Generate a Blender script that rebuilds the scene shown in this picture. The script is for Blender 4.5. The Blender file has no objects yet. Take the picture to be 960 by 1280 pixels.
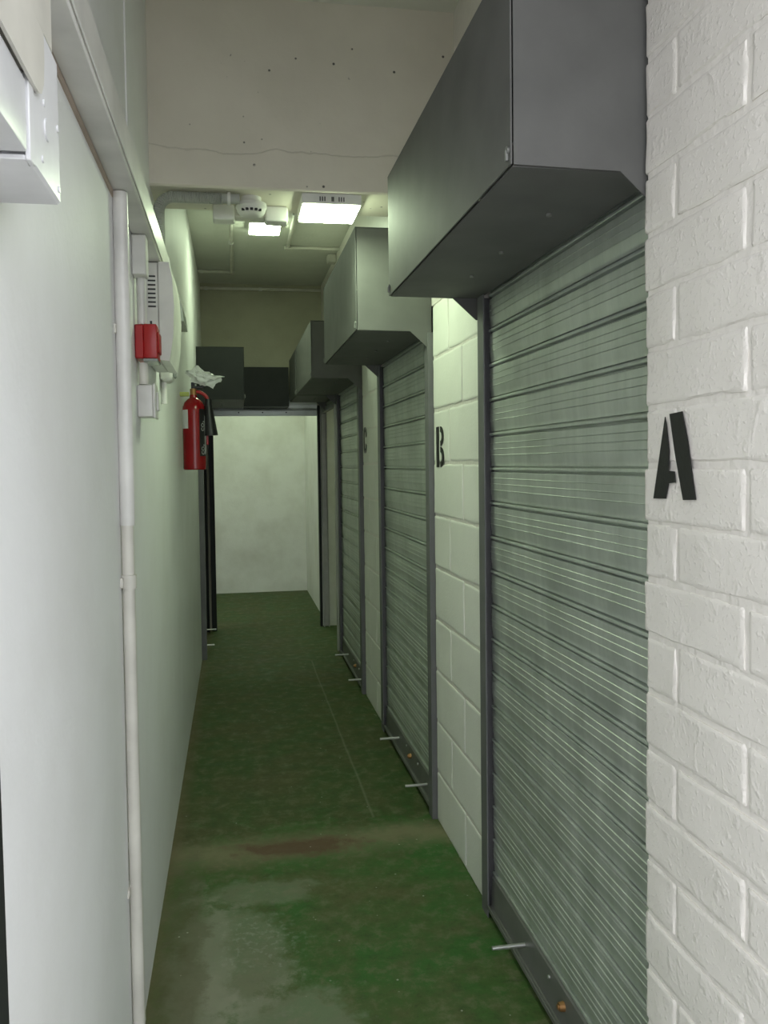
import bpy, bmesh, math, random
from mathutils import Vector, Matrix, noise
random.seed(7)
C = bpy.context.scene.collection
sc = bpy.context.scene

# ------------------------------------------------------------------ camera, sky, exposure
# solved from the photograph (frame 960 x 1280): X right across the corridor, Y along it, Z up
F_PX, CX, CY = 1008.385, 457.716, 615.803
YAW, PITCH, ROLL = 0.162221, 0.036285, -0.013252
EYE = Vector((0, 0, 1.40))
fw = Vector((math.sin(YAW)*math.cos(PITCH), math.cos(YAW)*math.cos(PITCH), -math.sin(PITCH)))
rt = Vector((math.cos(YAW), -math.sin(YAW), 0)); up = rt.cross(fw)
r2 = rt*math.cos(ROLL) + up*math.sin(ROLL); u2 = up*math.cos(ROLL) - rt*math.sin(ROLL)
cd = bpy.data.cameras.new('camera'); cam = bpy.data.objects.new('camera', cd); C.objects.link(cam)
cam.matrix_world = Matrix(((r2.x, u2.x, -fw.x, EYE.x), (r2.y, u2.y, -fw.y, EYE.y), (r2.z, u2.z, -fw.z, EYE.z), (0, 0, 0, 1)))
cd.sensor_fit = 'VERTICAL'; cd.sensor_height = 36; cd.lens = F_PX/1280*36
cd.shift_x = -(CX-480)/1280; cd.shift_y = (CY-640)/1280
cd.clip_start = 0.02
sc.camera = cam

SKY = 3.0
LED_COLOUR = (.80, 1., .66, 1)
w = bpy.data.worlds.new('overcast'); sc.world = w; w.use_nodes = True
w.node_tree.nodes['Background'].inputs[0].default_value = (0.93, 0.96, 1.0, 1)
w.node_tree.nodes['Background'].inputs[1].default_value = SKY
sc.view_settings.view_transform = 'Standard'; sc.view_settings.look = 'None'
sc.view_settings.gamma = 1; sc.view_settings.exposure = 0.0
sc.cycles.max_bounces = 12; sc.cycles.diffuse_bounces = 8

# ------------------------------------------------------------------ materials
def nt(name):
    m = bpy.data.materials.new(name); m.use_nodes = True
    t = m.node_tree; return m, t, t.nodes['Principled BSDF']
def N(t, kind, **kw):
    n = t.nodes.new(kind)
    for k, v in kw.items():
        if k in n.inputs: n.inputs[k].default_value = v
        else: setattr(n, k, v)
    return n
def coords(t, scale=(1, 1, 1), space='Object'):
    tc = N(t, 'ShaderNodeTexCoord'); mp = N(t, 'ShaderNodeMapping'); mp.inputs['Scale'].default_value = scale
    t.links.new(tc.outputs[space], mp.inputs['Vector']); return mp.outputs['Vector']
def worldpos(t, scale=(1, 1, 1)):
    g = N(t, 'ShaderNodeNewGeometry'); mp = N(t, 'ShaderNodeMapping'); mp.inputs['Scale'].default_value = scale
    t.links.new(g.outputs['Position'], mp.inputs['Vector']); return mp.outputs['Vector']
def noise_n(t, vec, scale, detail=4, rough=.5):
    n = N(t, 'ShaderNodeTexNoise', Scale=scale, Detail=detail, Roughness=rough); t.links.new(vec, n.inputs['Vector']); return n.outputs['Fac']
def ramp(t, fac, stops):
    r = N(t, 'ShaderNodeValToRGB'); e = r.color_ramp.elements
    while len(e) < len(stops): e.new(.5)
    for el, (p, c) in zip(e, stops):
        el.position = p; el.color = (c, c, c, 1) if isinstance(c, (int, float)) else (*c, 1)
    t.links.new(fac, r.inputs[0]); return r.outputs[0]
def mix(t, fac, a, b, mode='MIX'):
    m = N(t, 'ShaderNodeMix', data_type='RGBA', blend_type=mode)
    for sock, v in ((m.inputs[0], fac), (m.inputs[6], a), (m.inputs[7], b)):
        if hasattr(v, 'links') or hasattr(v, 'is_linked'): t.links.new(v, sock)
        elif isinstance(v, (int, float)): sock.default_value = v
        else: sock.default_value = (*v, 1)
    return m.outputs[2]
def math_n(t, op, a, b=None, c=None, clamp=False):
    m = N(t, 'ShaderNodeMath', operation=op, use_clamp=clamp)
    for i, v in enumerate((a, b, c)):
        if v is None: continue
        if isinstance(v, (int, float)): m.inputs[i].default_value = v
        else: t.links.new(v, m.inputs[i])
    return m.outputs[0]
def bump(t, p, h, strength, dist):
    b = N(t, 'ShaderNodeBump', Strength=strength, Distance=dist); t.links.new(h, b.inputs['Height']); t.links.new(b.outputs[0], p.inputs['Normal'])
def flat(name, col, rough=.5, metal=0., bmp=0, var=0.):
    m, t, p = nt(name)
    p.inputs['Base Color'].default_value = (*col, 1); p.inputs['Roughness'].default_value = rough; p.inputs['Metallic'].default_value = metal
    v = worldpos(t)
    f = noise_n(t, v, 9, 5)
    d = tuple(c*(1-.22-var) for c in col)
    t.links.new(mix(t, ramp(t, f, [(.35, 0), (.75, 1)]), col, d), p.inputs['Base Color'])
    if bmp: bump(t, p, noise_n(t, v, 160, 3), bmp, .002)
    return m
def painted(name, col, dirt, rough, grain, amount, lump=14, lump_amt=.4):
    """thick wall paint: mottled colour, lumps and fine roller texture"""
    m, t, p = nt(name); v = worldpos(t); p.inputs['Roughness'].default_value = rough
    c = mix(t, ramp(t, noise_n(t, v, 3.2, 6, .6), [(.42, 0), (.8, 1)]), col, dirt)
    c = mix(t, ramp(t, noise_n(t, v, 60, 2), [(.72, 0), (.8, .35)]), c, dirt)
    t.links.new(c, p.inputs['Base Color'])
    g = noise_n(t, v, grain, 2)
    if name == 'white painted brick': g = math_n(t, 'ADD', ramp(t, g, [(.56, 0), (.74, 1)]), ramp(t, noise_n(t, v, 34, 3), [(.58, 0), (.72, 1.)]))
    h = math_n(t, 'MULTIPLY_ADD', noise_n(t, v, lump, 3), lump_amt, g)
    bump(t, p, h, amount, .006)
    return m
M = {}
M['brick'] = painted('white painted brick', (.76, .725, .68), (.70, .665, .62), .33, 120, .22, 9, 1.0)
M['block'] = painted('white painted block', (.79, .79, .74), (.71, .71, .66), .5, 120, .16, 12, .7)
M['mortar'] = painted('painted mortar joint', (.76, .725, .68), (.70, .665, .62), .35, 60, .45, 25, 1.)
M['plaster'] = painted('white painted plaster', (.77, .77, .775), (.71, .705, .70), .58, 60, .12, 6, 2.)
M['room'] = painted('white painted room wall', (.70, .71, .66), (.55, .55, .49), .55, 60, .15, 6, 1.)
M['slab'] = painted('painted concrete slab', (.66, .66, .60), (.58, .58, .52), .6, 40, .3, 5, 1.)

m, t, p = nt('painted concrete beam'); v = worldpos(t); p.inputs['Roughness'].default_value = .55
c = mix(t, ramp(t, noise_n(t, v, 2.5, 5), [(.4, 0), (.75, 1)]), (.70, .655, .57), (.60, .56, .48))
vo = N(t, 'ShaderNodeTexVoronoi', Scale=17.); t.links.new(v, vo.inputs['Vector'])
pit = math_n(t, 'MULTIPLY', ramp(t, vo.outputs['Distance'], [(.06, 1), (.09, 0)]), ramp(t, noise_n(t, v, 7, 2), [(.44, 0), (.47, 1)]))
c = mix(t, pit, c, (.09, .085, .075))
wv = N(t, 'ShaderNodeSeparateXYZ'); t.links.new(v, wv.inputs[0])
ln = math_n(t, 'ABSOLUTE', math_n(t, 'SUBTRACT', math_n(t, 'MULTIPLY_ADD', noise_n(t, v, 5, 4), .09, wv.outputs['Z']), 2.475))
crack = ramp(t, ln, [(.0, 1), (.0035, 0)])
c = mix(t, math_n(t, 'MULTIPLY', crack, .45), c, (.40, .37, .32))
t.links.new(c, p.inputs['Base Color'])
h = math_n(t, 'SUBTRACT', math_n(t, 'SUBTRACT', noise_n(t, v, 20, 5), pit), crack); bump(t, p, h, .3, .006)
M['beam'] = m

# floor paint: green, worn to grey and brown in patches that belong to the floor
m, t, p = nt('green floor paint'); v = worldpos(t)
sx = N(t, 'ShaderNodeSeparateXYZ'); t.links.new(v, sx.inputs[0]); X, Y = sx.outputs['X'], sx.outputs['Y']
n1 = noise_n(t, v, 2.2, 8, .62); n2 = noise_n(t, v, 8, 8, .65); n3 = noise_n(t, v, 45, 4, .6)
n4 = noise_n(t, v, 17, 10, .75)
c = mix(t, ramp(t, n1, [(.45, 0), (.66, 1)]), (.030, .108, .017), (.074, .085, .028))
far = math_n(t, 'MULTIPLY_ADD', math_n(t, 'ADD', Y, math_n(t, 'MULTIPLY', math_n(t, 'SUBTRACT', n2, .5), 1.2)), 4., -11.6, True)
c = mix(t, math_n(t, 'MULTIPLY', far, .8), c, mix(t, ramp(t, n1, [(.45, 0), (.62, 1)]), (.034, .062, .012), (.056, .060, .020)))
c = mix(t, ramp(t, n2, [(.45, 0), (.70, .8)]), c, (.098, .103, .046))
c = mix(t, ramp(t, n4, [(.50, 0), (.68, .75)]), c, (.15, .145, .085))
c = mix(t, ramp(t, n4, [(.30, .6), (.46, 0)]), c, (.020, .036, .010))
def patch(cx, cy, rx, ry, edge=.35):
    a = math_n(t, 'DIVIDE', math_n(t, 'SUBTRACT', X, cx), rx); b = math_n(t, 'DIVIDE', math_n(t, 'SUBTRACT', Y, cy), ry)
    d = math_n(t, 'SQRT', math_n(t, 'ADD', math_n(t, 'MULTIPLY', a, a), math_n(t, 'MULTIPLY', b, b)))
    d = math_n(t, 'ADD', d, math_n(t, 'MULTIPLY', math_n(t, 'SUBTRACT', math_n(t, 'MULTIPLY_ADD', n4, .8, n2), .9), 1.9))
    return ramp(t, d, [(1-edge, 1), (1+edge, 0)])
# grey worn paint on the left of the near floor
for (a, b, ra, rb, s) in ((-.02, 2.28, .17, .34, .45), (.12, 1.95, .2, .2, .45), (-.1, 1.75, .12, .5, .42), (.05, 2.62, .22, .1, .4), (-.12, 2.2, .10, .5, .5)):
    c = mix(t, math_n(t, 'MULTIPLY', patch(a, b, ra, rb), s), c, (.25, .25, .19))
c = mix(t, math_n(t, 'MULTIPLY', math_n(t, 'MULTIPLY', patch(.06, 2.35, .14, .16), ramp(t, n3, [(.52, 0), (.72, .8)])), .55), c, (.36, .37, .33))
# brown worn strip straight across
band = math_n(t, 'ABSOLUTE', math_n(t, 'SUBTRACT', math_n(t, 'MULTIPLY_ADD', math_n(t, 'SUBTRACT', n1, .5), .25, Y), 2.92))
band = math_n(t, 'ADD', band, math_n(t, 'MULTIPLY', math_n(t, 'SUBTRACT', n4, .5), .35))
c = mix(t, math_n(t, 'MULTIPLY', ramp(t, band, [(.02, 1), (.13, 0)]), .8), c, (.20, .185, .11))
c = mix(t, math_n(t, 'MULTIPLY', patch(.22, 2.91, .27, .09, .5), .9), c, (.105, .060, .034))
# dusty edge along the left wall, fine joint line along the corridor
e = math_n(t, 'ADD', math_n(t, 'SUBTRACT', X, -.25), math_n(t, 'MULTIPLY', math_n(t, 'SUBTRACT', n2, .5), .12))
c = mix(t, math_n(t, 'MULTIPLY', ramp(t, e, [(.0, 1), (.06, 0)]), .7), c, (.13, .10, .055))
c = mix(t, math_n(t, 'MULTIPLY', patch(-.17, 2.2, .07, .8), .65), c, (.10, .095, .05))
jl = math_n(t, 'ABSOLUTE', math_n(t, 'SUBTRACT', math_n(t, 'MULTIPLY_ADD', n1, .02, X), .53))
jm = math_n(t, 'MULTIPLY', ramp(t, jl, [(.002, 1), (.006, 0)]), math_n(t, 'MULTIPLY', math_n(t, 'GREATER_THAN', Y, 3.1), math_n(t, 'LESS_THAN', Y, 5.7)))
c = mix(t, math_n(t, 'MULTIPLY', jm, .5), c, (.2, .2, .14))
sp = N(t, 'ShaderNodeTexVoronoi', Scale=26.); t.links.new(v, sp.inputs['Vector'])
spk = math_n(t, 'MULTIPLY', ramp(t, sp.outputs['Distance'], [(.06, 1), (.1, 0)]), ramp(t, noise_n(t, v, 11, 2), [(.56, 0), (.6, 1)]))
c = mix(t, math_n(t, 'MULTIPLY', spk, .6), c, (.45, .45, .40))
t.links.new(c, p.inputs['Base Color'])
t.links.new(ramp(t, n2, [(.3, .52), (.7, .78)]), p.inputs['Roughness']); p.inputs['Specular IOR Level'].default_value = .3
bump(t, p, math_n(t, 'ADD', n3, math_n(t, 'MULTIPLY', n2, 1.5)), .18, .004)
M['floor'] = m

# galvanised slats with faint vertical wipe marks
m, t, p = nt('galvanised steel'); v = worldpos(t, (1, 14, 1.2)); v2 = worldpos(t)
f = noise_n(t, v, 2.0, 6, .6); g = noise_n(t, v2, 6, 5, .6)
c = mix(t, ramp(t, f, [(.35, 0), (.7, 1)]), (.51, .55, .52), (.64, .68, .64))
c = mix(t, ramp(t, g, [(.5, 0), (.72, .7)]), c, (.42, .46, .42))
t.links.new(c, p.inputs['Base Color']); p.inputs['Metallic'].default_value = .72
t.links.new(ramp(t, f, [(.3, .36), (.7, .52)]), p.inputs['Roughness'])
bump(t, p, g, .05, .004)
M['slat'] = m
M['rail'] = flat('dull steel rail', (.22, .225, .21), .5, .5, .1)
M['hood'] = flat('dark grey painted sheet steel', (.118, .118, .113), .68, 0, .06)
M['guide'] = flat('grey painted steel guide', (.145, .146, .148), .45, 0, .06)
M['hood_shaded'] = flat('shaded dark grey sheet steel', (.020, .022, .021), .5, 0, .06)  # hood paint darkened: dim light on the far left hood put into its colour
M['light_rail'] = flat('pale worn steel rail', (.48, .48, .45), .45, .2)
M['end_wall'] = painted('darker grey brown wall', (.40, .385, .29), (.33, .31, .23), .65, 60, .2, 6, 1.)  # darker and browner than the room walls
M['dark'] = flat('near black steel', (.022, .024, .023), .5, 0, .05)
for k in ('hood_shaded', 'dark'): M[k].node_tree.nodes['Principled BSDF'].inputs['Specular IOR Level'].default_value = .2
M['bolt'] = flat('bright bolt steel', (.68, .68, .66), .3, .85)
M['brass'] = flat('rusty brass', (.36, .19, .07), .45, .6)
M['pvc'] = flat('white pvc', (.72, .71, .68), .35)
M['pvc2'] = flat('aged white pvc', (.66, .64, .58), .4)
M['encl'] = flat('white powder coated steel', (.74, .74, .76), .35, 0, .05)
M['grey_pvc'] = flat('grey corrugated pvc', (.40, .41, .38), .5)
M['grey_lens'] = flat('grey plastic lens', (.30, .32, .30), .25)
M['red'] = flat('red plastic', (.38, .006, .008), .35)
M['red_paint'] = flat('red cylinder enamel', (.29, .003, .007), .22)
M['black'] = flat('black plastic', (.012, .012, .013), .4)
M['stencil'] = flat('black stencil paint', (.010, .010, .010), .5, 0, .2)
M['label_white'] = flat('white label', (.72, .72, .70), .5)
M['tag'] = flat('yellow green tag', (.45, .50, .12), .5)
M['bag'] = flat('white plastic bag', (.82, .84, .80), .35)
M['stain'] = flat('brown sealant', (.42, .34, .28), .7)
M['ground'] = flat('outside concrete', (.42, .41, .39), .8)
for k, power in (('lit_near', 60.), ('lit_far', 72.), ('fill_room', 42.), ('fill_side', 24.)):
    m, t, p = nt('lit lamp diffuser'); p.inputs['Base Color'].default_value = (.9, .9, .9, 1)
    p.inputs['Emission Color'].default_value = LED_COLOUR; p.inputs['Emission Strength'].default_value = power
    M[k] = m

# ------------------------------------------------------------------ builders
class MB:
    def __init__(s): s.bm = bmesh.new()
    def box(s, x0, x1, y0, y1, z0, z1, bev=0., seg=1):
        b = bmesh.new(); bmesh.ops.create_cube(b, size=1)
        for v in b.verts: v.co = Vector(((x0+x1)/2+v.co.x*(x1-x0), (y0+y1)/2+v.co.y*(y1-y0), (z0+z1)/2+v.co.z*(z1-z0)))
        if bev: bmesh.ops.bevel(b, geom=b.edges[:], offset=bev, segments=seg, profile=.5, affect='EDGES')
        return s.join(b)
    def join(s, b):
        me = bpy.data.meshes.new('t'); b.to_mesh(me); b.free(); s.bm.from_mesh(me); bpy.data.meshes.remove(me); return s
    def cyl(s, p0, p1, r, seg=20, r1=None):
        return s.tube([p0, p1], r, seg, [r, r if r1 is None else r1])
    def tube(s, pts, r, seg=12, radii=None):
        pts = [Vector(q) for q in pts]; n = len(pts); rings = []; ref = None
        for i, q in enumerate(pts):
            d = (pts[min(i+1, n-1)]-pts[max(i-1, 0)]).normalized()
            if ref is None: ref = d.orthogonal().normalized()
            ref = (ref-d*ref.dot(d)).normalized(); o = d.cross(ref); rr = radii[i] if radii else r
            rings.append([s.bm.verts.new(q+(ref*math.cos(2*math.pi*k/seg)+o*math.sin(2*math.pi*k/seg))*rr) for k in range(seg)])
        for a, b in zip(rings, rings[1:]):
            for k in range(seg): s.bm.faces.new((a[k], a[(k+1) % seg], b[(k+1) % seg], b[k]))
        s.bm.faces.new(rings[0][::-1]); s.bm.faces.new(rings[-1]); return s
    def lathe(s, prof, c, seg=32):
        return s.tube([(c[0], c[1], c[2]+z) for r, z in prof], 0, seg, [r for r, z in prof])
    def prism(s, poly, axis, a, b):
        """poly: 2-D points; axis 'x' -> (y,z), 'y' -> (x,z), 'z' -> (x,y)"""
        def P(q, d): return {'x': (d, q[0], q[1]), 'y': (q[0], d, q[1]), 'z': (q[0], q[1], d)}[axis]
        A = [s.bm.verts.new(P(q, a)) for q in poly]; B = [s.bm.verts.new(P(q, b)) for q in poly]; n = len(poly)
        s.bm.faces.new(A); s.bm.faces.new(B[::-1])
        for k in range(n): s.bm.faces.new((A[k], B[k], B[(k+1) % n], A[(k+1) % n]))
        return s
    def mesh(s, name, mat, off=Vector()):
        bmesh.ops.recalc_face_normals(s.bm, faces=s.bm.faces[:])
        me = bpy.data.meshes.new(name); bmesh.ops.translate(s.bm, vec=-off, verts=s.bm.verts[:]); s.bm.to_mesh(me); s.bm.free()
        for pl in me.polygons: pl.use_smooth = True
        me.set_sharp_from_angle(angle=math.radians(38)); me.materials.append(mat); return me
    def build(s, name, mat, parent=None, label=None, kind=None):
        off = Vector(); q = parent
        while q: off += q.location; q = q.parent
        return link(name, s.mesh(name, M[mat], off), parent, label, kind)
def link(name, me, parent=None, label=None, kind=None):
    o = bpy.data.objects.new(name, me); C.objects.link(o)
    if parent: o.parent = parent
    if label: o['label'] = label
    if kind: o['kind'] = kind
    return o
def thing(name, label, cat, loc, group=None):
    o = bpy.data.objects.new(name, None); C.objects.link(o); o.location = loc; o.empty_display_size = .05
    return tag(o, label, cat, group)
def tag(o, label, cat, group=None):
    o['label'] = label; o['category'] = cat
    if group: o['group'] = group
    return o
def struct(name, mb, mat, label): return mb.build(name, mat, None, label, 'structure')

# ------------------------------------------------------------------ the setting
XL, XR, XN = -.25, .763, .717          # left wall, right wall (doors, pillars), nearer brick wall
ZS = 2.92                               # slab
ZH = 1.90                               # top of the door openings
YB, YE, YK = 2.70, 6.92, 8.91           # beam, end cross wall, back wall of the end room
struct('ground', MB().box(-8, 8, -10, .6, -.1, -.005), 'ground', 'pale concrete ground outside the corridor entrance')
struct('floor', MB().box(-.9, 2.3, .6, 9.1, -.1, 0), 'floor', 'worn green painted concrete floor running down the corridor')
struct('ceiling', MB().box(-.9, 2.3, .6, 9.1, ZS, ZS+.15), 'slab', 'white painted concrete ceiling slab above the corridor')
b = MB(); b.box(-.45, XL, .6, 5.86, 0, ZS); b.box(-.45, -.33, 5.86, 6.95, 0, ZS); b.box(-.33, XL, 5.86, 6.95, ZH+.06, ZS)
wl = struct('wall_left', b, 'plaster', 'smooth white painted wall along the left of the corridor')
MB().box(XL-.01, XL+.004, 2.12, 2.28, 2.11, ZS).build('pilaster', 'plaster', wl)
struct('trim_3', MB().box(-3, 4, .50, .60, 2.45, ZS+.15), 'plaster', 'unseen white lintel added over the corridor entrance')  # unseen header, added to hold back daylight from the upper surfaces
struct('trim_1', MB().box(XL-.02, 1.0, YB, 2.946, 2.303, ZS+.02, .006), 'beam', 'deep white concrete beam with small dark pits across the corridor')
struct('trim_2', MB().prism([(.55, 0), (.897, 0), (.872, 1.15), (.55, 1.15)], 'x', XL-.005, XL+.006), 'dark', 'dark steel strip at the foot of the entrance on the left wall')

# right wall: core set back behind its blocks
b = MB()
b.box(XR+.0028, 2.2, 2.40, 3.03, 0, ZS); b.box(XR+.0028, 2.2, 4.155, 4.76, 0, ZS); b.box(XR+.012, 2.2, 5.86, 5.935, 0, ZS)
b.box(XR, .95, 1.3, 6.93, ZH+.10, ZS+.01); b.box(2.2, 2.3, .6, 9.1, 0, ZS)
wr = struct('wall_right', b, 'mortar', 'white painted block wall between the roller shutters on the right')
# wobbly-edged block meshes, shared
def block_mesh(L, H, D, mat, seed, amp, nx=9, nz=5):
    """front faces -X; origin at the far (large Y) bottom front corner, runs toward -Y"""
    rnd = Vector((seed*3.7, seed*1.9, seed*5.3)); bm = bmesh.new(); r = .0032
    ys = [0, .004, .010] + [L*i/nx for i in range(1, nx)] + [L-.010, L-.004, L]; zs = [0, .004, .009] + [H*i/nz for i in range(1, nz)] + [H-.009, H-.004, H]
    g = []
    for i, y in enumerate(ys):
        row = []
        for j, z in enumerate(zs):
            e = (i in (0, len(ys)-1)) + (j in (0, len(zs)-1))
            nn = noise.noise_vector(Vector((y*14, z*14, 0))+rnd)
            big = noise.noise(Vector((y*31, z*31, 5))+rnd)
            row.append(bm.verts.new((amp*nn.x + (r*(.72+.9*big) if e else 0) + (.003 if e == 2 else 0), -y+amp*.8*nn.y+(.003*big if i in (0, len(ys)-1) else 0), z+amp*1.1*nn.z+(.0028*big if e else 0))))
        g.append(row)
    for i in range(len(ys)-1):
        for j in range(len(zs)-1): bm.faces.new((g[i][j], g[i+1][j], g[i+1][j+1], g[i][j+1]))
    # sides back to the core
    rim = [g[i][0] for i in range(len(ys))] + [g[-1][j] for j in range(1, len(zs))] + [g[i][-1] for i in range(len(ys)-2, -1, -1)] + [g[0][j] for j in range(len(zs)-2, 0, -1)]
    bk = [bm.verts.new((D, v.co.y, v.co.z)) for v in rim]
    for k in range(len(rim)): bm.faces.new((rim[k], rim[(k+1) % len(rim)], bk[(k+1) % len(rim)], bk[k]))
    mb = MB(); mb.bm.free(); mb.bm = bm
    return mb.mesh('block', M[mat])
BW = [[block_mesh(L, .189, .03, 'block', s+L, .0022) for s in range(3)] for L in (.385, .215)]
def pillar(yfar, ynear):
    W = yfar-ynear; short = W-.40
    for k in range(10):
        z = .2*k+.004; jx = random.uniform(-.001, .001)
        seq = (0, 1) if k % 2 == 0 else (1, 0)
        y = yfar
        for s in seq:
            o = link('block', random.choice(BW[s]), wr); o.location = (XR+jx, y, z+random.uniform(-.002, .002))
            L = .385 if s == 0 else .215; want = .40 if s == 0 else short
            sc_y = (want-.012)/L; o.scale = (1, sc_y, 1); y -= want
pillar(3.03, 2.40); pillar(4.76, 4.155)

# nearer brick wall on the right, one brick per object
b = MB(); b.box(XN+.0034, 1.3, .60, 1.322, 0, ZS); b.box(1.3, 2.3, .60, .75, 0, ZS)
wn = struct('wall_entrance', b, 'mortar', 'white painted brick wall at the entrance bearing the letter A')
BR = [[block_mesh(L, .0905, .03, 'brick', s+L*7, .0022, 9, 5) for s in range(5)] for L in (.283, .095, .15)]
for k in range(29):
    z = .1*k-.0045+.0; y = 1.328; first = True
    if k % 2 == 0: seq = [1, 0, 0, 2]
    else: seq = [0, 0, 2]
    for s in seq:
        L = (.283, .095, .15)[s]
        o = link('brick', random.choice(BR[s]), wn); o.location = (XN+random.uniform(-.0006, .0008), y+random.uniform(-.004, .004)*first, max(z, 0)+random.uniform(-.002, .002) if k else .003)
        y -= L+.0085; first = False

# end of the corridor: cross wall with its doorway, rooms behind
b = MB(); b.box(-.45, -.185, YE+.012, YE+.1, 0, ZS); b.box(.735, 2.2, YE+.004, YE+.1, 0, ZH+.1); b.box(-.45, 2.2, YE, YE+.1, ZH+.1, ZS); b.box(-.185, .735, YE+.03, YE+.1, ZH, ZH+.12)
struct('wall_end', b, 'end_wall', 'cross wall above the open doorway at the end of the corridor')
struct('wall_side', MB().box(.735, 2.2, YE-.012, YE+.004, 0, ZH+.06), 'room', 'white side wall inside the open right-hand doorway')
struct('wall_back', MB().box(-.9, 1.2, YK, YK+.15, 0, ZS), 'room', 'lit white back wall of the end room seen through the doorway')
struct('wall_inner_right', MB().box(.78, .95, YE+.1, YK, 0, ZS), 'room', 'right side wall of the room at the end of the corridor')
struct('wall_inner_left', MB().box(-.9, -.75, YE+.1, YK, 0, ZS), 'room', 'left side wall of the room at the end of the corridor')

# ------------------------------------------------------------------ stencilled letters (flat paint, on the walls)
def letter(parent, label, polys, x, name='painted_letter'):
    mb = MB()
    for q in polys: mb.prism(q, 'x', x-.0012, x+.0004)
    return mb.build(name, 'stencil', parent, label)
A1 = [(1.255, 1.471), (1.251, 1.459), (1.242, 1.414), (1.244, 1.381), (1.226, 1.380), (1.223, 1.362), (1.244, 1.360), (1.253, 1.334), (1.293, 1.333)]
A2 = [(1.241, 1.475), (1.203, 1.477), (1.186, 1.428), (1.164, 1.336), (1.200, 1.334), (1.225, 1.412)]
letter(wn, 'black stencilled letter A', [A1, A2], XN-.0022)
def arc(cy, cz, ry, rz, a0, a1, n=12): return [(cy+ry*math.cos(math.radians(a0+(a1-a0)*i/n)), cz+rz*math.sin(math.radians(a0+(a1-a0)*i/n))) for i in range(n+1)]
# u runs to the reader's right (toward the camera, -Y)
def place(polys, y0, z0): return [[(y0-u, z0+v) for u, v in q] for q in polys]
def half_lobe(c, h, ro, ri):   # right-hand bow of a B between heights c-h and c+h
    o = [(.058+(ro)*math.cos(math.radians(a)), c+h*math.sin(math.radians(a))) for a in range(-90, 91, 15)]
    i = [(.058+(ri)*math.cos(math.radians(a)), c+(h-.02)*math.sin(math.radians(a))) for a in range(90, -91, -15)]
    return o+i
Bp = [[(0, 0), (.038, 0), (.038, .152), (0, .152)], half_lobe(.038, .038, .052, .022), half_lobe(.115, .037, .047, .02)]
letter(wr, 'black stencilled letter B', place(Bp, 2.985, 1.382), XR-.0012)
def ring(a0, a1):
    def P(a, rx, rz):
        c_, s_ = math.cos(math.radians(a)), math.sin(math.radians(a))
        return (.05+rx*math.copysign(abs(c_)**.75, c_), .077+rz*math.copysign(abs(s_)**.75, s_))
    return [P(a, .055, .077) for a in range(a0, a1+1, 6)] + [P(a, .022, .050) for a in range(a1, a0-1, -6)]
Cp = [ring(97, 263), ring(11, 83), ring(277, 343)]
letter(wr, 'black stencilled letter C', place(Cp, 4.715, 1.458), XR-.0012)

# ------------------------------------------------------------------ roller shutters
PITCH_S = .1036
SEC = [(.0001, -.010), (.0024, -.010), (.0028, .0030), (.0042, .0042), (.0088, .0042), (.0106, .0030), (.0110, -.010), (.0150, -.010), (.0154, -.0008), (.019, -.0016), (.026, -.0012), (.034, .0002),
       (.046, .0012), (.0472, .0028), (.0486, .0014), (.064, .0016), (.0652, .0032), (.0666, .0016), (.081, .0014), (.0822, .0030), (.0836, .0012), (.099, .0008), (.1008, -.0010), (.1012, -.010), (.1034, -.010)]
def slat_mesh(y0, y1, sign=-1):
    """curtain plane at x=0, outward = sign*x"""
    bm = bmesh.new()
    rows = []
    for yy in (y0, y1):
        rows.append([bm.verts.new((sign*t_, yy, z)) for z, t_ in SEC] + [bm.verts.new((sign*(t_-.0025), yy, z)) for z, t_ in reversed(SEC)])
    n = len(rows[0])
    for k in range(n): bm.faces.new((rows[0][k], rows[1][k], rows[1][(k+1) % n], rows[0][(k+1) % n]))
    mb = MB(); mb.bm.free(); mb.bm = bm
    me = mb.mesh('slat', M['slat']); return me
def channel(mb, xf, xb, y_open, y_web, z0, z1):
    """U channel standing on the floor: flanges run from the web toward y_open"""
    s = 1 if y_web > y_open else -1; th = .004
    mb.prism([(xf, y_open), (xf, y_web), (xb, y_web), (xb, y_open), (xb-th, y_open), (xb-th, y_web-s*th), (xf+th, y_web-s*th), (xf+th, y_open)], 'z', z0, z1)
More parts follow.
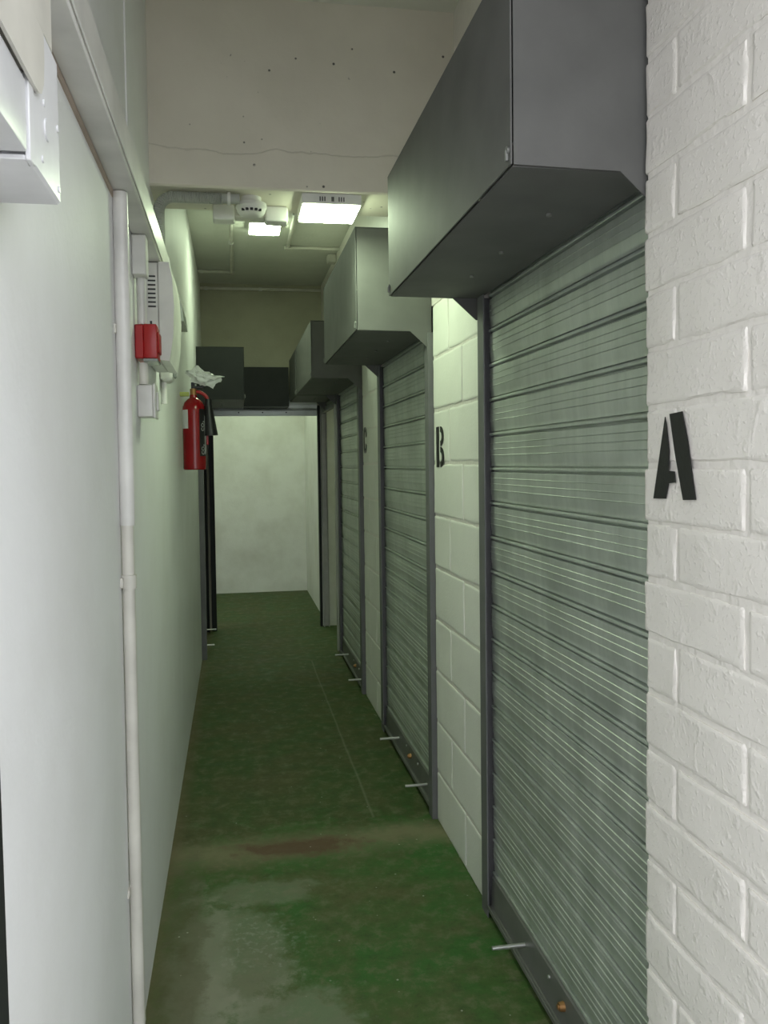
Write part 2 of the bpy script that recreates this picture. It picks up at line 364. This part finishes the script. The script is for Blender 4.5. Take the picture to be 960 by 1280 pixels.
def hood(parent, xf, xw, y0, y1, z0, z1, tails=True, sign=1, mat='hood'):
    """sheet-steel roll cover; front at xf, wall at xw"""
    th = .003; s = 1 if xw > xf else -1
    h = MB().box(min(xf, xf+s*th), max(xf, xf+s*th), y0+.001, y1-.001, z0+.004, z1).build('hood', mat, parent)
    MB().prism([(xf+s*.006, z0+.001), (xw, z0+.001), (xw, z0+.004), (xf+s*.006, z0+.004)], 'y', y0+.007, y1-.007).build('bottom_panel', mat, h)
    MB().prism([(xf, z1), (xw, z1), (xw, z1+.003), (xf, z1+.003)], 'y', y0, y1).build('top_panel', mat, h)
    t_ = .155 if tails else 0
    for ya, yb in ((y0, y0+.003), (y1-.003, y1)):
        poly = [(xf+s*.0055, z0+.003), (xf+s*.0055, z1-.002), (xw, z1-.002), (xw, z0-.065), (xw-s*.012, z0-.065), (xw-s*.085, z0)]
        MB().prism(poly, 'y', ya, yb).build('end_panel', mat, h)
    for yy in (y0+.012, y1-.012):
        q = MB(); q.cyl((xf-s*.004, yy, z0+.03), (xf+s*.002, yy, z0+.03), .007, 10); q.box(min(xf-s*.006, xf-s*.001), max(xf-s*.006, xf-s*.001), yy-.003, yy+.003, z0+.012, z0+.03)
        q.build('catch', 'rail', h)
    for yy in (y0+.25, (y0+y1)/2, y1-.3):
        xs = xf+s*.17
        MB().cyl((xs, yy, z0-.004), (xs, yy, z0+.002), .006, 10).build('screw', 'rail', h)
    return h
def right_shutter(label, y0, y1, far_w, near_w, hy0, hy1, hz1, bolts, lock_y, closed=True, xf=.476):
    t = thing('roller_shutter', label, 'roller shutter', (XR, (y0+y1)/2, 0), 'roller shutters along the corridor')
    xc = .768
    q = MB(); channel(q, .744, .79, y1-.012, y1+far_w, 0, 1.9); g = q.build('guide_rail', 'guide' if closed else 'light_rail', t)
    q = MB(); channel(q, .744, .79, y0+.012, y0-near_w, 0, 1.9); q.build('guide_rail', 'guide' if closed else 'light_rail', t)
    hood(t, xf, XR-.002, hy0, hy1, 1.904, hz1)
    loc = Vector(t.location)
    if closed:
        me = slat_mesh(y0+.004-loc.y, y1-.004-loc.y); z = .438-3*PITCH_S; k = 0
        while z < 1.92:
            o = link('slat', me, t); o.location = (xc-loc.x, 0, z+.0015); z += PITCH_S; k += 1
        zb = .022
        q = MB(); q.prism([(xc-.006, zb), (xc-.006, zb+.004), (xc-.024, zb+.004), (xc-.024, zb+.016), (xc-.020, zb+.016), (xc-.014, zb+.010), (xc-.009, zb+.010), (xc-.006, zb+.100), (xc, zb+.106), (xc+.003, zb+.10), (xc+.003, zb)], 'y', y0+.003, y1-.003)
        rail = q.build('bottom_rail', 'rail', t)
        for by in bolts:
            q = MB(); q.cyl((xc-.1, by, .078), (xc+.002, by, .078), .0058, 12)
            q.build('slide_bolt', 'bolt', t, 'bright steel bolt pin')
        q = MB(); q.cyl((xc-.020, lock_y, .085), (xc, lock_y, .085), .010, 14, .013); q.cyl((xc-.024, lock_y, .085), (xc-.019, lock_y, .085), .006, 10)
        q.build('lock_cylinder', 'brass', rail, 'rusty brass lock cylinder')
        for d in (-.14, .09):
            MB().cyl((xc-.011, lock_y+d, .10), (xc-.003, lock_y+d, .10), .005, 10).build('rivet', 'bolt', rail)
    else:
        MB().box(xc-.02, xc+.01, y0+.003, y1-.003, 1.83, 1.875, .003).build('bottom_rail', 'rail', t)
        me = slat_mesh(y0+.004-loc.y, y1-.004-loc.y); o = link('slat', me, t); o.location = (xc-loc.x, 0, 1.872)
    return t
right_shutter('galvanised roller shutter under the nearest big grey box, beside the letter A', 1.345, 2.352, .045, .02, 1.336, 2.43, 2.262, (2.065, 1.5), 1.80)
right_shutter('closed galvanised roller shutter between the letters B and C', 3.082, 4.100, .05, .045, 3.042, 4.12, 2.29, (3.19, 3.765), 3.50, xf=.468)
right_shutter('closed galvanised roller shutter farthest along the right wall, just past the letter C', 4.835, 5.815, .04, .05, 4.745, 5.90, 2.238, (4.84, 5.50), 5.15, xf=.460)
right_shutter('rolled-up shutter on the right with its open doorway next to the end doorway', 5.985, 6.86, .04, .04, 5.945, 6.60, 2.238, (), 0, closed=False, xf=.46)

# shutter at the end of the corridor (open), facing the camera
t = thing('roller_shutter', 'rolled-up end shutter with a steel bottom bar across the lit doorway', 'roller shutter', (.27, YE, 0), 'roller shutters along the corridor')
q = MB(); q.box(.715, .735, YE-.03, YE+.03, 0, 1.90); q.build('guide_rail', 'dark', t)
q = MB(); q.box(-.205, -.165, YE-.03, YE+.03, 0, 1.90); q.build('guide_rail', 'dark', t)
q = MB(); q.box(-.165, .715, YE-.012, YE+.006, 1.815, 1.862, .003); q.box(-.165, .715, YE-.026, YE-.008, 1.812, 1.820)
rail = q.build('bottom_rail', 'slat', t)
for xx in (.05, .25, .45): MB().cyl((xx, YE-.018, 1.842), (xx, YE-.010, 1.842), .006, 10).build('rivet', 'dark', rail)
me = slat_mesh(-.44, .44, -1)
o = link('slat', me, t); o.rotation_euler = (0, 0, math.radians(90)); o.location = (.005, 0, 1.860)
h = MB().box(.09, .455, YE-.312, YE-.309, 1.872, 2.19).build('hood', 'dark', t)  # near black colour on this hood stands in for its unlit face
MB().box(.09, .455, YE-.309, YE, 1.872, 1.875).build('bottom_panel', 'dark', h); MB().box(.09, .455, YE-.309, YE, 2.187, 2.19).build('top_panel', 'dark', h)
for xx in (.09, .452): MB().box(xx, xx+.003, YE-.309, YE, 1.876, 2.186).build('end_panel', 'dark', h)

# shutter on the left wall (closed, seen edge-on) with its box across the view
t = thing('roller_shutter', 'dark closed shutter at the far end of the left wall, behind the fire extinguisher', 'roller shutter', (XL, 6.38, 0), 'roller shutters along the corridor')
q = MB(); channel(q, -.30, -.215, 5.95, 5.875, 0, 1.86); q.build('guide_rail', 'guide', t)
q = MB(); channel(q, -.30, -.222, 6.80, 6.86, 0, 1.86); q.build('guide_rail', 'dark', t)
me = slat_mesh(-.44, .44, 1); z = .438-3*PITCH_S
while z < 1.86:
    o = link('slat', me, t); o.location = (-.262-XL, 0, z+.0015); z += PITCH_S
MB().box(-.268, -.245, 5.945, 6.81, .022, .126, .003).build('bottom_rail', 'rail', t)
for by in (6.05, 6.62): MB().cyl((-.262, by, .07), (-.165, by, .07), .0058, 12).build('slide_bolt', 'bolt', t, 'bright steel bolt pin')
hood(t, .087, XL+.002, 5.85, 6.80, 1.868, 2.238, mat='hood_shaded')

# ------------------------------------------------------------------ lamps on the ceiling
def led(label, lit, x0, x1, y0, y1, ztop, th=.036, slots=False, group='square ceiling lamps'):
    t = thing('ceiling_lamp', label, 'ceiling lamp', ((x0+x1)/2, (y0+y1)/2, ztop), group)
    q = MB(); q.box(x0-.006, x1+.006, y0-.006, y1+.006, ztop-th, ztop, .003); hs = q.build('housing', 'pvc', t)
    MB().box(x0, x1, y0, y1, ztop-th-.006, ztop-th-.0005).build('diffuser', lit, t, 'glowing white panel')
    if slots:
        for k in (-5, -4, -3, 0, 3, 4, 5, .6):
            xx = (x0+x1)/2+k*.008
            MB().box(xx-.0018, xx+.0018, y0-.0075, y0-.0058, ztop-.027, ztop-.012).build('vent_slot', 'black', hs)
    return t
led('larger bright square lamp under the white beam, right of the smoke detector', 'lit_near', .246, .436, 2.716, 2.90, 2.303, slots=True)
led('smaller bright square lamp on the far ceiling, below the smoke detector in view', 'lit_far', .126, .314, 5.04, 5.27, ZS-.005)
led('unseen square lamp added inside the storage room behind the rolled-up shutter on the right', 'fill_side', 1.15, 1.4, 6.3, 6.55, ZS)  # unseen lamp, added to brighten the open side room
led('unseen square lamp added on the ceiling of the end room, above the lit back wall', 'fill_room', .1, .4, 7.75, 8.05, ZS)  # unseen lamp, added to brighten the end room

# smoke detector on its mounting box under the beam
t = thing('smoke_detector', 'round white smoke detector under the beam beside the grey ribbed conduit', 'smoke detector', (.075, 2.79, 2.303))
q = MB(); q.lathe([(.034, 0), (.034, -.018), (.030, -.019)], (.075, 2.79, 2.303)); q.build('base', 'pvc', t)
q = MB(); q.lathe([(.044, -.018), (.052, -.022), (.053, -.034), (.049, -.038), (.047, -.048), (.038, -.058), (.022, -.063), (.001, -.0635)], (.075, 2.79, 2.303)); dm = q.build('dome', 'pvc', t)
for k in range(-2, 3):
    a = math.radians(-90+k*19); c_ = Vector((.075+.0455*math.cos(a), 2.79+.0455*math.sin(a), 2.303-.050))
    MB().box(c_.x-.005, c_.x+.005, c_.y-.003, c_.y+.003, c_.z-.004, c_.z+.004, .001).build('smoke_slot', 'black', dm)
t = thing('mounting_box', 'long white mounting box under the beam behind the smoke detector', 'junction box', (.075, 2.895, 2.303))
MB().box(-.055, .02, 2.862, 2.93, 2.25, 2.303, .008, 3).build('box_end', 'pvc', t)
MB().box(.125, .205, 2.862, 2.93, 2.25, 2.303, .008, 3).build('box_end', 'pvc', t)
MB().box(.02, .125, 2.868, 2.924, 2.262, 2.303, .004).build('box_middle', 'pvc2', t)
# ribbed flexible conduit
path = []
for i in range(26): path.append((-.226, 2.738, 2.085+.145*i/25))
for i in range(1, 12):
    a = math.radians(180-90*i/12); path.append((-.226+.05+.05*math.cos(a), 2.738, 2.23+.05*math.sin(a)))
n = 34
for i in range(n+1): path.append((-.176+.158*i/n, 2.738, 2.28))
pp = []; rr = []
for i in range(len(path)-1):
    a, b_ = Vector(path[i]), Vector(path[i+1])
    pp += [a, a.lerp(b_, .5)]; rr += [.0195, .0165]
t = thing('flexible_conduit', 'grey ribbed flexible conduit bending from the left wall along the beam', 'conduit', (-.226, 2.738, 2.08))
MB().tube(pp, 0, 14, rr).build('ribbed_hose', 'grey_pvc', t)
MB().cyl((-.022, 2.738, 2.281), (.036, 2.738, 2.281), .0165, 18).build('connector', 'grey_pvc', t, 'smooth grey connector')
MB().cyl((-.004, 2.738, 2.281), (.006, 2.738, 2.281), .0215, 18).build('locking_nut', 'pvc', t, 'white locking nut')

# surface conduits on the far ceiling
def conduit(label, pts, r=.012, boxes=(), clips=()):
    t = thing('ceiling_conduit', label, 'conduit', pts[0], 'surface conduits on the far ceiling')
    for a, b_ in zip(pts, pts[1:]): MB().cyl(a, b_, r, 12).build('pipe', 'pvc2', t)
    for q in boxes: MB().box(q[0]-.022, q[0]+.022, q[1]-.022, q[1]+.022, q[2]-.016, q[2]+.013, .004).build('elbow_box', 'pvc2', t)
    for q in clips: MB().box(q[0]-.016, q[0]+.016, q[1]-.010, q[1]+.010, q[2]-.015, q[2]+.013, .003).build('clip', 'pvc', t)
zc = ZS-.012
conduit('white conduit on the far ceiling running to the left wall', [(.012, 3.2, zc), (.012, 6.45, zc), (XL+.001, 6.45, zc)], boxes=[(.012, 6.45, zc)], clips=[(.012, 4.6, zc), (.012, 5.6, zc), (-.22, 6.45, zc)])
conduit('white conduit on the far ceiling turning right behind the second grey box', [(.388, 3.2, zc), (.398, 5.68, zc), (XR-.001, 5.68, zc)], boxes=[(.398, 5.68, zc)], clips=[(.39, 4.9, zc)])
conduit('white conduit along the junction of ceiling and end wall', [(XL+.001, YE-.013, zc-.03), (XR-.001, YE-.013, zc-.03)], clips=[(-.2, YE-.013, zc-.03), (.25, YE-.013, zc-.03)])
o = MB().box(.70, .762, 5.85, 5.93, 2.86, ZS-.001, .005).build('junction_box', 'pvc2'); tag(o, 'small white box high on the right wall near the far ceiling', 'junction box')

# ------------------------------------------------------------------ things on the left wall
t = thing('cable_trunking', 'long white cable trunking running along the top of the left wall', 'trunking', (XL, 1.6, 2.0))
MB().box(XL+.0005, -.199, .62, 2.72, 2.0, 2.07, .003).build('channel', 'pvc', t)
MB().box(-.199, -.195, .62, 2.72, 2.006, 2.076, .0015).build('lid', 'pvc', t)
MB().box(XL+.0005, -.193, 2.72, 2.735, 1.999, 2.077, .003).build('end_cap', 'pvc', t)
MB().box(XL-.001, XL+.003, .95, 1.84, 1.985, 1.9995).build('stain_strip', 'stain', t, 'brown sealant strip')  # thin strip standing for the brown stain on the wall

t = thing('wall_pipe', 'white vertical pipe with a coupling on the left wall below the trunking', 'pipe', (XL+.014, 1.845, 0))
MB().cyl((XL+.015, 1.845, 0), (XL+.015, 1.845, 1.998), .0135, 20).build('pipe', 'pvc2', t)
MB().cyl((XL+.016, 1.845, 1.27), (XL+.016, 1.845, 1.997), .0165, 20).build('upper_sleeve', 'pvc', t)
q = MB(); q.cyl((XL+.015, 1.845, 1.13), (XL+.015, 1.845, 1.16), .0175, 20); q.box(XL, XL+.006, 1.822, 1.868, 1.135, 1.155); q.build('coupling', 'pvc2', t)
for z in (.45, 1.7):
    MB().box(XL-.001, XL+.004, 1.82, 1.87, z-.01, z+.01, .001).build('saddle', 'pvc2', t)
o = MB().box(XL-.001, XL+.0045, 1.93, 2.06, 0, 1.90, .002).build('cover_strip', 'pvc'); tag(o, 'flat white vertical cover strip on the left wall beside the pipe', 'strip')

t = thing('switch_conduit', 'white conduit dropping from the trunking to the red call point', 'conduit', (XL+.018, 2.2, 1.6))
MB().box(XL+.0005, -.213, 2.165, 2.225, 1.895, 1.998, .003).build('adaptor_box', 'pvc', t)
MB().cyl((-.232, 2.215, 1.7745), (-.232, 2.215, 1.896), .0125, 16).build('pipe', 'pvc', t)
MB().cyl((-.232, 2.225, 1.618), (-.232, 2.225, 1.675), .0125, 16).build('pipe', 'pvc2', t)

t = thing('call_point', 'red fire alarm call point box on the left wall', 'call point', (XL, 2.235, 1.68))
MB().box(XL+.0005, -.226, 2.192, 2.285, 1.683, 1.772, .003).build('back_box', 'red', t)
MB().box(-.2265, -.193, 2.190, 2.287, 1.684, 1.773, .003, 2).build('front_cover', 'red', t)
MB().box(-.193, -.188, 2.205, 2.272, 1.70, 1.755, .002).build('push_panel', 'red', t)
MB().box(XL+.02, -.192, 2.195, 2.285, 1.676, 1.684, .002).build('clear_rim', 'grey_lens', t, 'clear plastic lower rim')

t = thing('light_switch', 'white switch box below the red call point', 'switch', (XL, 2.27, 1.53))
MB().box(XL+.0005, -.210, 2.225, 2.31, 1.532, 1.618, .004, 2).build('back_box', 'pvc', t)
MB().box(-.210, -.203, 2.222, 2.313, 1.529, 1.621, .002).build('face_plate', 'pvc', t)
MB().box(-.203, -.197, 2.25, 2.285, 1.55, 1.60, .002).build('rocker', 'pvc', t)

t = thing('alarm_panel', 'tall white wall unit with vent slots at the end of the trunking', 'alarm panel', (XL, 2.6, 1.71))
bb = MB().box(XL+.0005, -.208, 2.45, 2.78, 1.712, 1.997, .004).build('back_case', 'pvc', t)
q = MB(); q.prism([(-.207, 1.712), (-.207, 1.997), (-.176, 1.997), (-.168, 1.95), (-.164, 1.87), (-.168, 1.78), (-.180, 1.708)], 'y', 2.446, 2.784); q.build('front_cover', 'pvc', t)
for k in range(8):
    z = 1.955-k*.0125
    MB().box(-.238, -.216, 2.4475, 2.4507, z-.0022, z+.0022).build('vent_slot', 'black', bb)
MB().box(-.234, -.228, 2.4475, 2.4507, 1.81, 1.825).build('vent_slot', 'black', bb)

t = thing('wall_sounder', 'grey and white domed wall unit just beyond the tall vented one', 'sounder', (XL, 3.2, 1.93))
MB().box(XL+.0005, -.222, 3.06, 3.34, 1.93, 2.14, .006, 2).build('back_plate', 'pvc', t)
prof = [(-.222, 1.935), (-.222, 2.12), (-.212, 2.10), (-.195, 2.05), (-.178, 1.99), (-.172, 1.935)]
MB().prism(prof, 'y', 3.075, 3.325).build('dome_lens', 'grey_lens', t)
t = thing('socket_box', 'small round-cornered white socket box below the vented unit', 'socket', (XL, 2.95, 1.70))
MB().box(XL+.0005, -.205, 2.90, 3.0, 1.695, 1.80, .018, 4).build('cover', 'pvc', t)
MB().box(-.206, -.196, 2.915, 2.985, 1.712, 1.785, .004).build('side_plate', 'grey_lens', t, 'grey side plate')
MB().cyl((-.238, 2.95, 1.62), (-.238, 2.95, 1.70), .010, 12).build('cable_stub', 'pvc', t)

# white steel enclosure close to the camera
t = thing('electrical_enclosure', 'white electrical box high on the left wall nearest the camera', 'electrical box', (XL, .8, 1.686))
x0, x1 = XL+.0005, -.181; y0, y1, z0, z1 = .797, .932, 1.686, 1.836
MB().prism([(x0, z0), (x1-.003, z0), (x1, z0+.003), (x1, z1), (x0, z1)], 'y', y0+.02, y1).build('case', 'encl', t)
q = MB(); q.box(x1-.004, x1+.001, y0, y0+.0195, z0-.001, 1.766, .001); q.box(x0, x1-.004, y0, y0+.0195, z0-.001, z0+.004, .001); q.box(x0, x1-.004, y0, y0+.0195, 1.761, 1.766, .001); q.build('rim_lip', 'encl', t)
MB().box(x0, -.1818, .55, y0-.004, z0+.004, 1.7565, .002, 2).build('slide_cover', 'encl', t)
MB().cyl((x1-.001, .872, 1.742), (x1+.0015, .872, 1.742), .011, 16).build('knockout', 'encl', t)
for yy, zz in ((.862, 1.765), (.925, 1.765), (.85, 1.705), (.925, 1.70)): MB().cyl((x1-.001, yy, zz), (x1+.0015, yy, zz), .0035, 10).build('screw', 'encl', t)
t = thing('vertical_trunking', 'cream vertical trunking rising from the white electrical box', 'trunking', (XL, .8, 1.837))
q = MB(); q.box(XL+.0005, -.1812, .55, .912, 1.8365, 1.985, .002); q.box(XL+.0005, -.1812, .55, .816, 1.768, 1.8364); q.build('channel', 'pvc2', t)
MB().prism([(.55, 1.758), (.80, 1.757), (.823, 1.7575), (.835, 1.762), (.845, 1.775), (.850, 1.80), (.850, 1.827), (.55, 1.827)], 'x', -.1799, -.1766).build('adaptor', 'pvc2', t, 'cream rounded adaptor')
MB().box(-.181, -.1785, .55, .779, 1.8275, 1.985, .001).build('lid', 'pvc2', t)
MB().box(-.181, -.179, .781, .832, 1.8275, 1.985, .001).build('edge_strip', 'pvc2', t)

# fire extinguisher, hung on the left wall
EX, EY = -.186, 4.0
t = thing('fire_extinguisher', 'red gas fire extinguisher with a black horn hung on the left wall', 'fire extinguisher', (EX, EY, 1.38))
MB().lathe([(.05, 0), (.054, .004), (.0545, .012), (.0545, .285), (.052, .305), (.044, .325), (.030, .340), (.019, .347), (.017, .362)], (EX, EY, 1.38), 36).build('cylinder', 'red_paint', t)
MB().lathe([(.012, 0), (.016, .002), (.016, .03), (.012, .032)], (EX, EY, 1.74), 16).build('valve', 'brass', t, 'brass valve')
q = MB(); q.box(EX-.008, EX+.05, EY-.01, EY+.01, 1.772, 1.784, .003); q.box(EX-.006, EX+.045, EY-.008, EY+.008, 1.795, 1.803, .003); q.box(EX-.010, EX+.008, EY-.009, EY+.009, 1.765, 1.802, .002)
q.build('handle', 'black', t)
q = MB(); pts = [(EX+.012+.058*math.sin(math.radians(a)), EY, 1.705+.052*math.cos(math.radians(a))) for a in range(0, 91, 10)]
q.tube(pts, .0085, 12); q.build('hose', 'red', t, 'red hose')
q = MB(); q.cyl((EX+.07, EY, 1.722), (EX+.07, EY, 1.69), .016, 16, .018); q.cyl((EX+.07, EY, 1.69), (EX+.078, EY, 1.545), .019, 20, .036)
q.build('discharge_horn', 'black', t, 'black flared horn')
MB().box(EX+.057, EX+.068, EY-.006, EY+.006, 1.50, 1.545, .002).build('horn_clip', 'red', t)
MB().box(XL, EX-.02, EY-.012, EY+.012, 1.735, 1.755, .002).build('wall_bracket', 'tag', t, 'yellow green hanging bracket')
def curved_patch(a0, a1, z0, z1, r, name, mat, label=None):
    q = MB(); poly = [(EX+r*math.cos(a0+(a1-a0)*i/10), EY+r*math.sin(a0+(a1-a0)*i/10)) for i in range(11)]
    poly += [(EX+(r-.001)*math.cos(a1+(a0-a1)*i/10), EY+(r-.001)*math.sin(a1+(a0-a1)*i/10)) for i in range(11)]
    q.prism(poly, 'z', z0, z1); return q.build(name, mat, t, label)
R = math.radians
curved_patch(R(-175), R(-118), 1.578, 1.668, .0553, 'instruction_label', 'label_white', 'white label')
curved_patch(R(-60), R(0), 1.445, 1.672, .0553, 'gas_label', 'black', 'black label lettered CO2')
for zz in (1.452, 1.565):
    cu = bpy.data.curves.new('text', 'FONT'); cu.body = 'CO\u2082'; cu.size = .026; cu.resolution_u = 3
    to = bpy.data.objects.new('text', cu); C.objects.link(to); bpy.context.view_layer.update()
    me = bpy.data.meshes.new_from_object(to.evaluated_get(bpy.context.evaluated_depsgraph_get())); bpy.data.objects.remove(to)
    for v in me.vertices:      # reads upward, wrapped on the cylinder
        a = R(-52)+(.020-v.co.y)/.0553; h_ = v.co.x
        v.co = (.0560*math.cos(a), .0560*math.sin(a), zz-1.38+h_)
    me.materials.clear(); me.materials.append(M['label_white'])
    link('lettering', me, t, 'white lettering CO2')
for k in range(3):
    a = R(-24+k*7); curved_patch(a, a+R(2.6), 1.455+.005*k, 1.64-.02*k, .0558, 'fine_print', 'label_white', 'line of fine white print')

# crumpled white bag on the valve
bm = bmesh.new(); bmesh.ops.create_icosphere(bm, subdivisions=4, radius=1)
for v in bm.verts:
    d = v.co.normalized(); q = d*1.7
    k = 1+.55*noise.noise(q*1.3+Vector((3, 1, 4)))+.35*abs(noise.noise(q*3.1+Vector((8, 2, 1))))-.18*abs(noise.noise(q*6.5))
    v.co = Vector((d.x*.062*k, d.y*.036*k, d.z*.034*k))
    v.co.z -= .30*(v.co.x)
    if d.x > .8: v.co.x += (d.x-.8)*.14; v.co.z += (d.x-.8)*.10
mb = MB(); mb.bm.free(); mb.bm = bm
bmesh.ops.translate(bm, vec=Vector((-.143, 3.985, 1.826)), verts=bm.verts[:])
o = mb.build('plastic_bag', 'bag'); tag(o, 'crumpled white plastic bag stuffed on the extinguisher handle', 'bag')
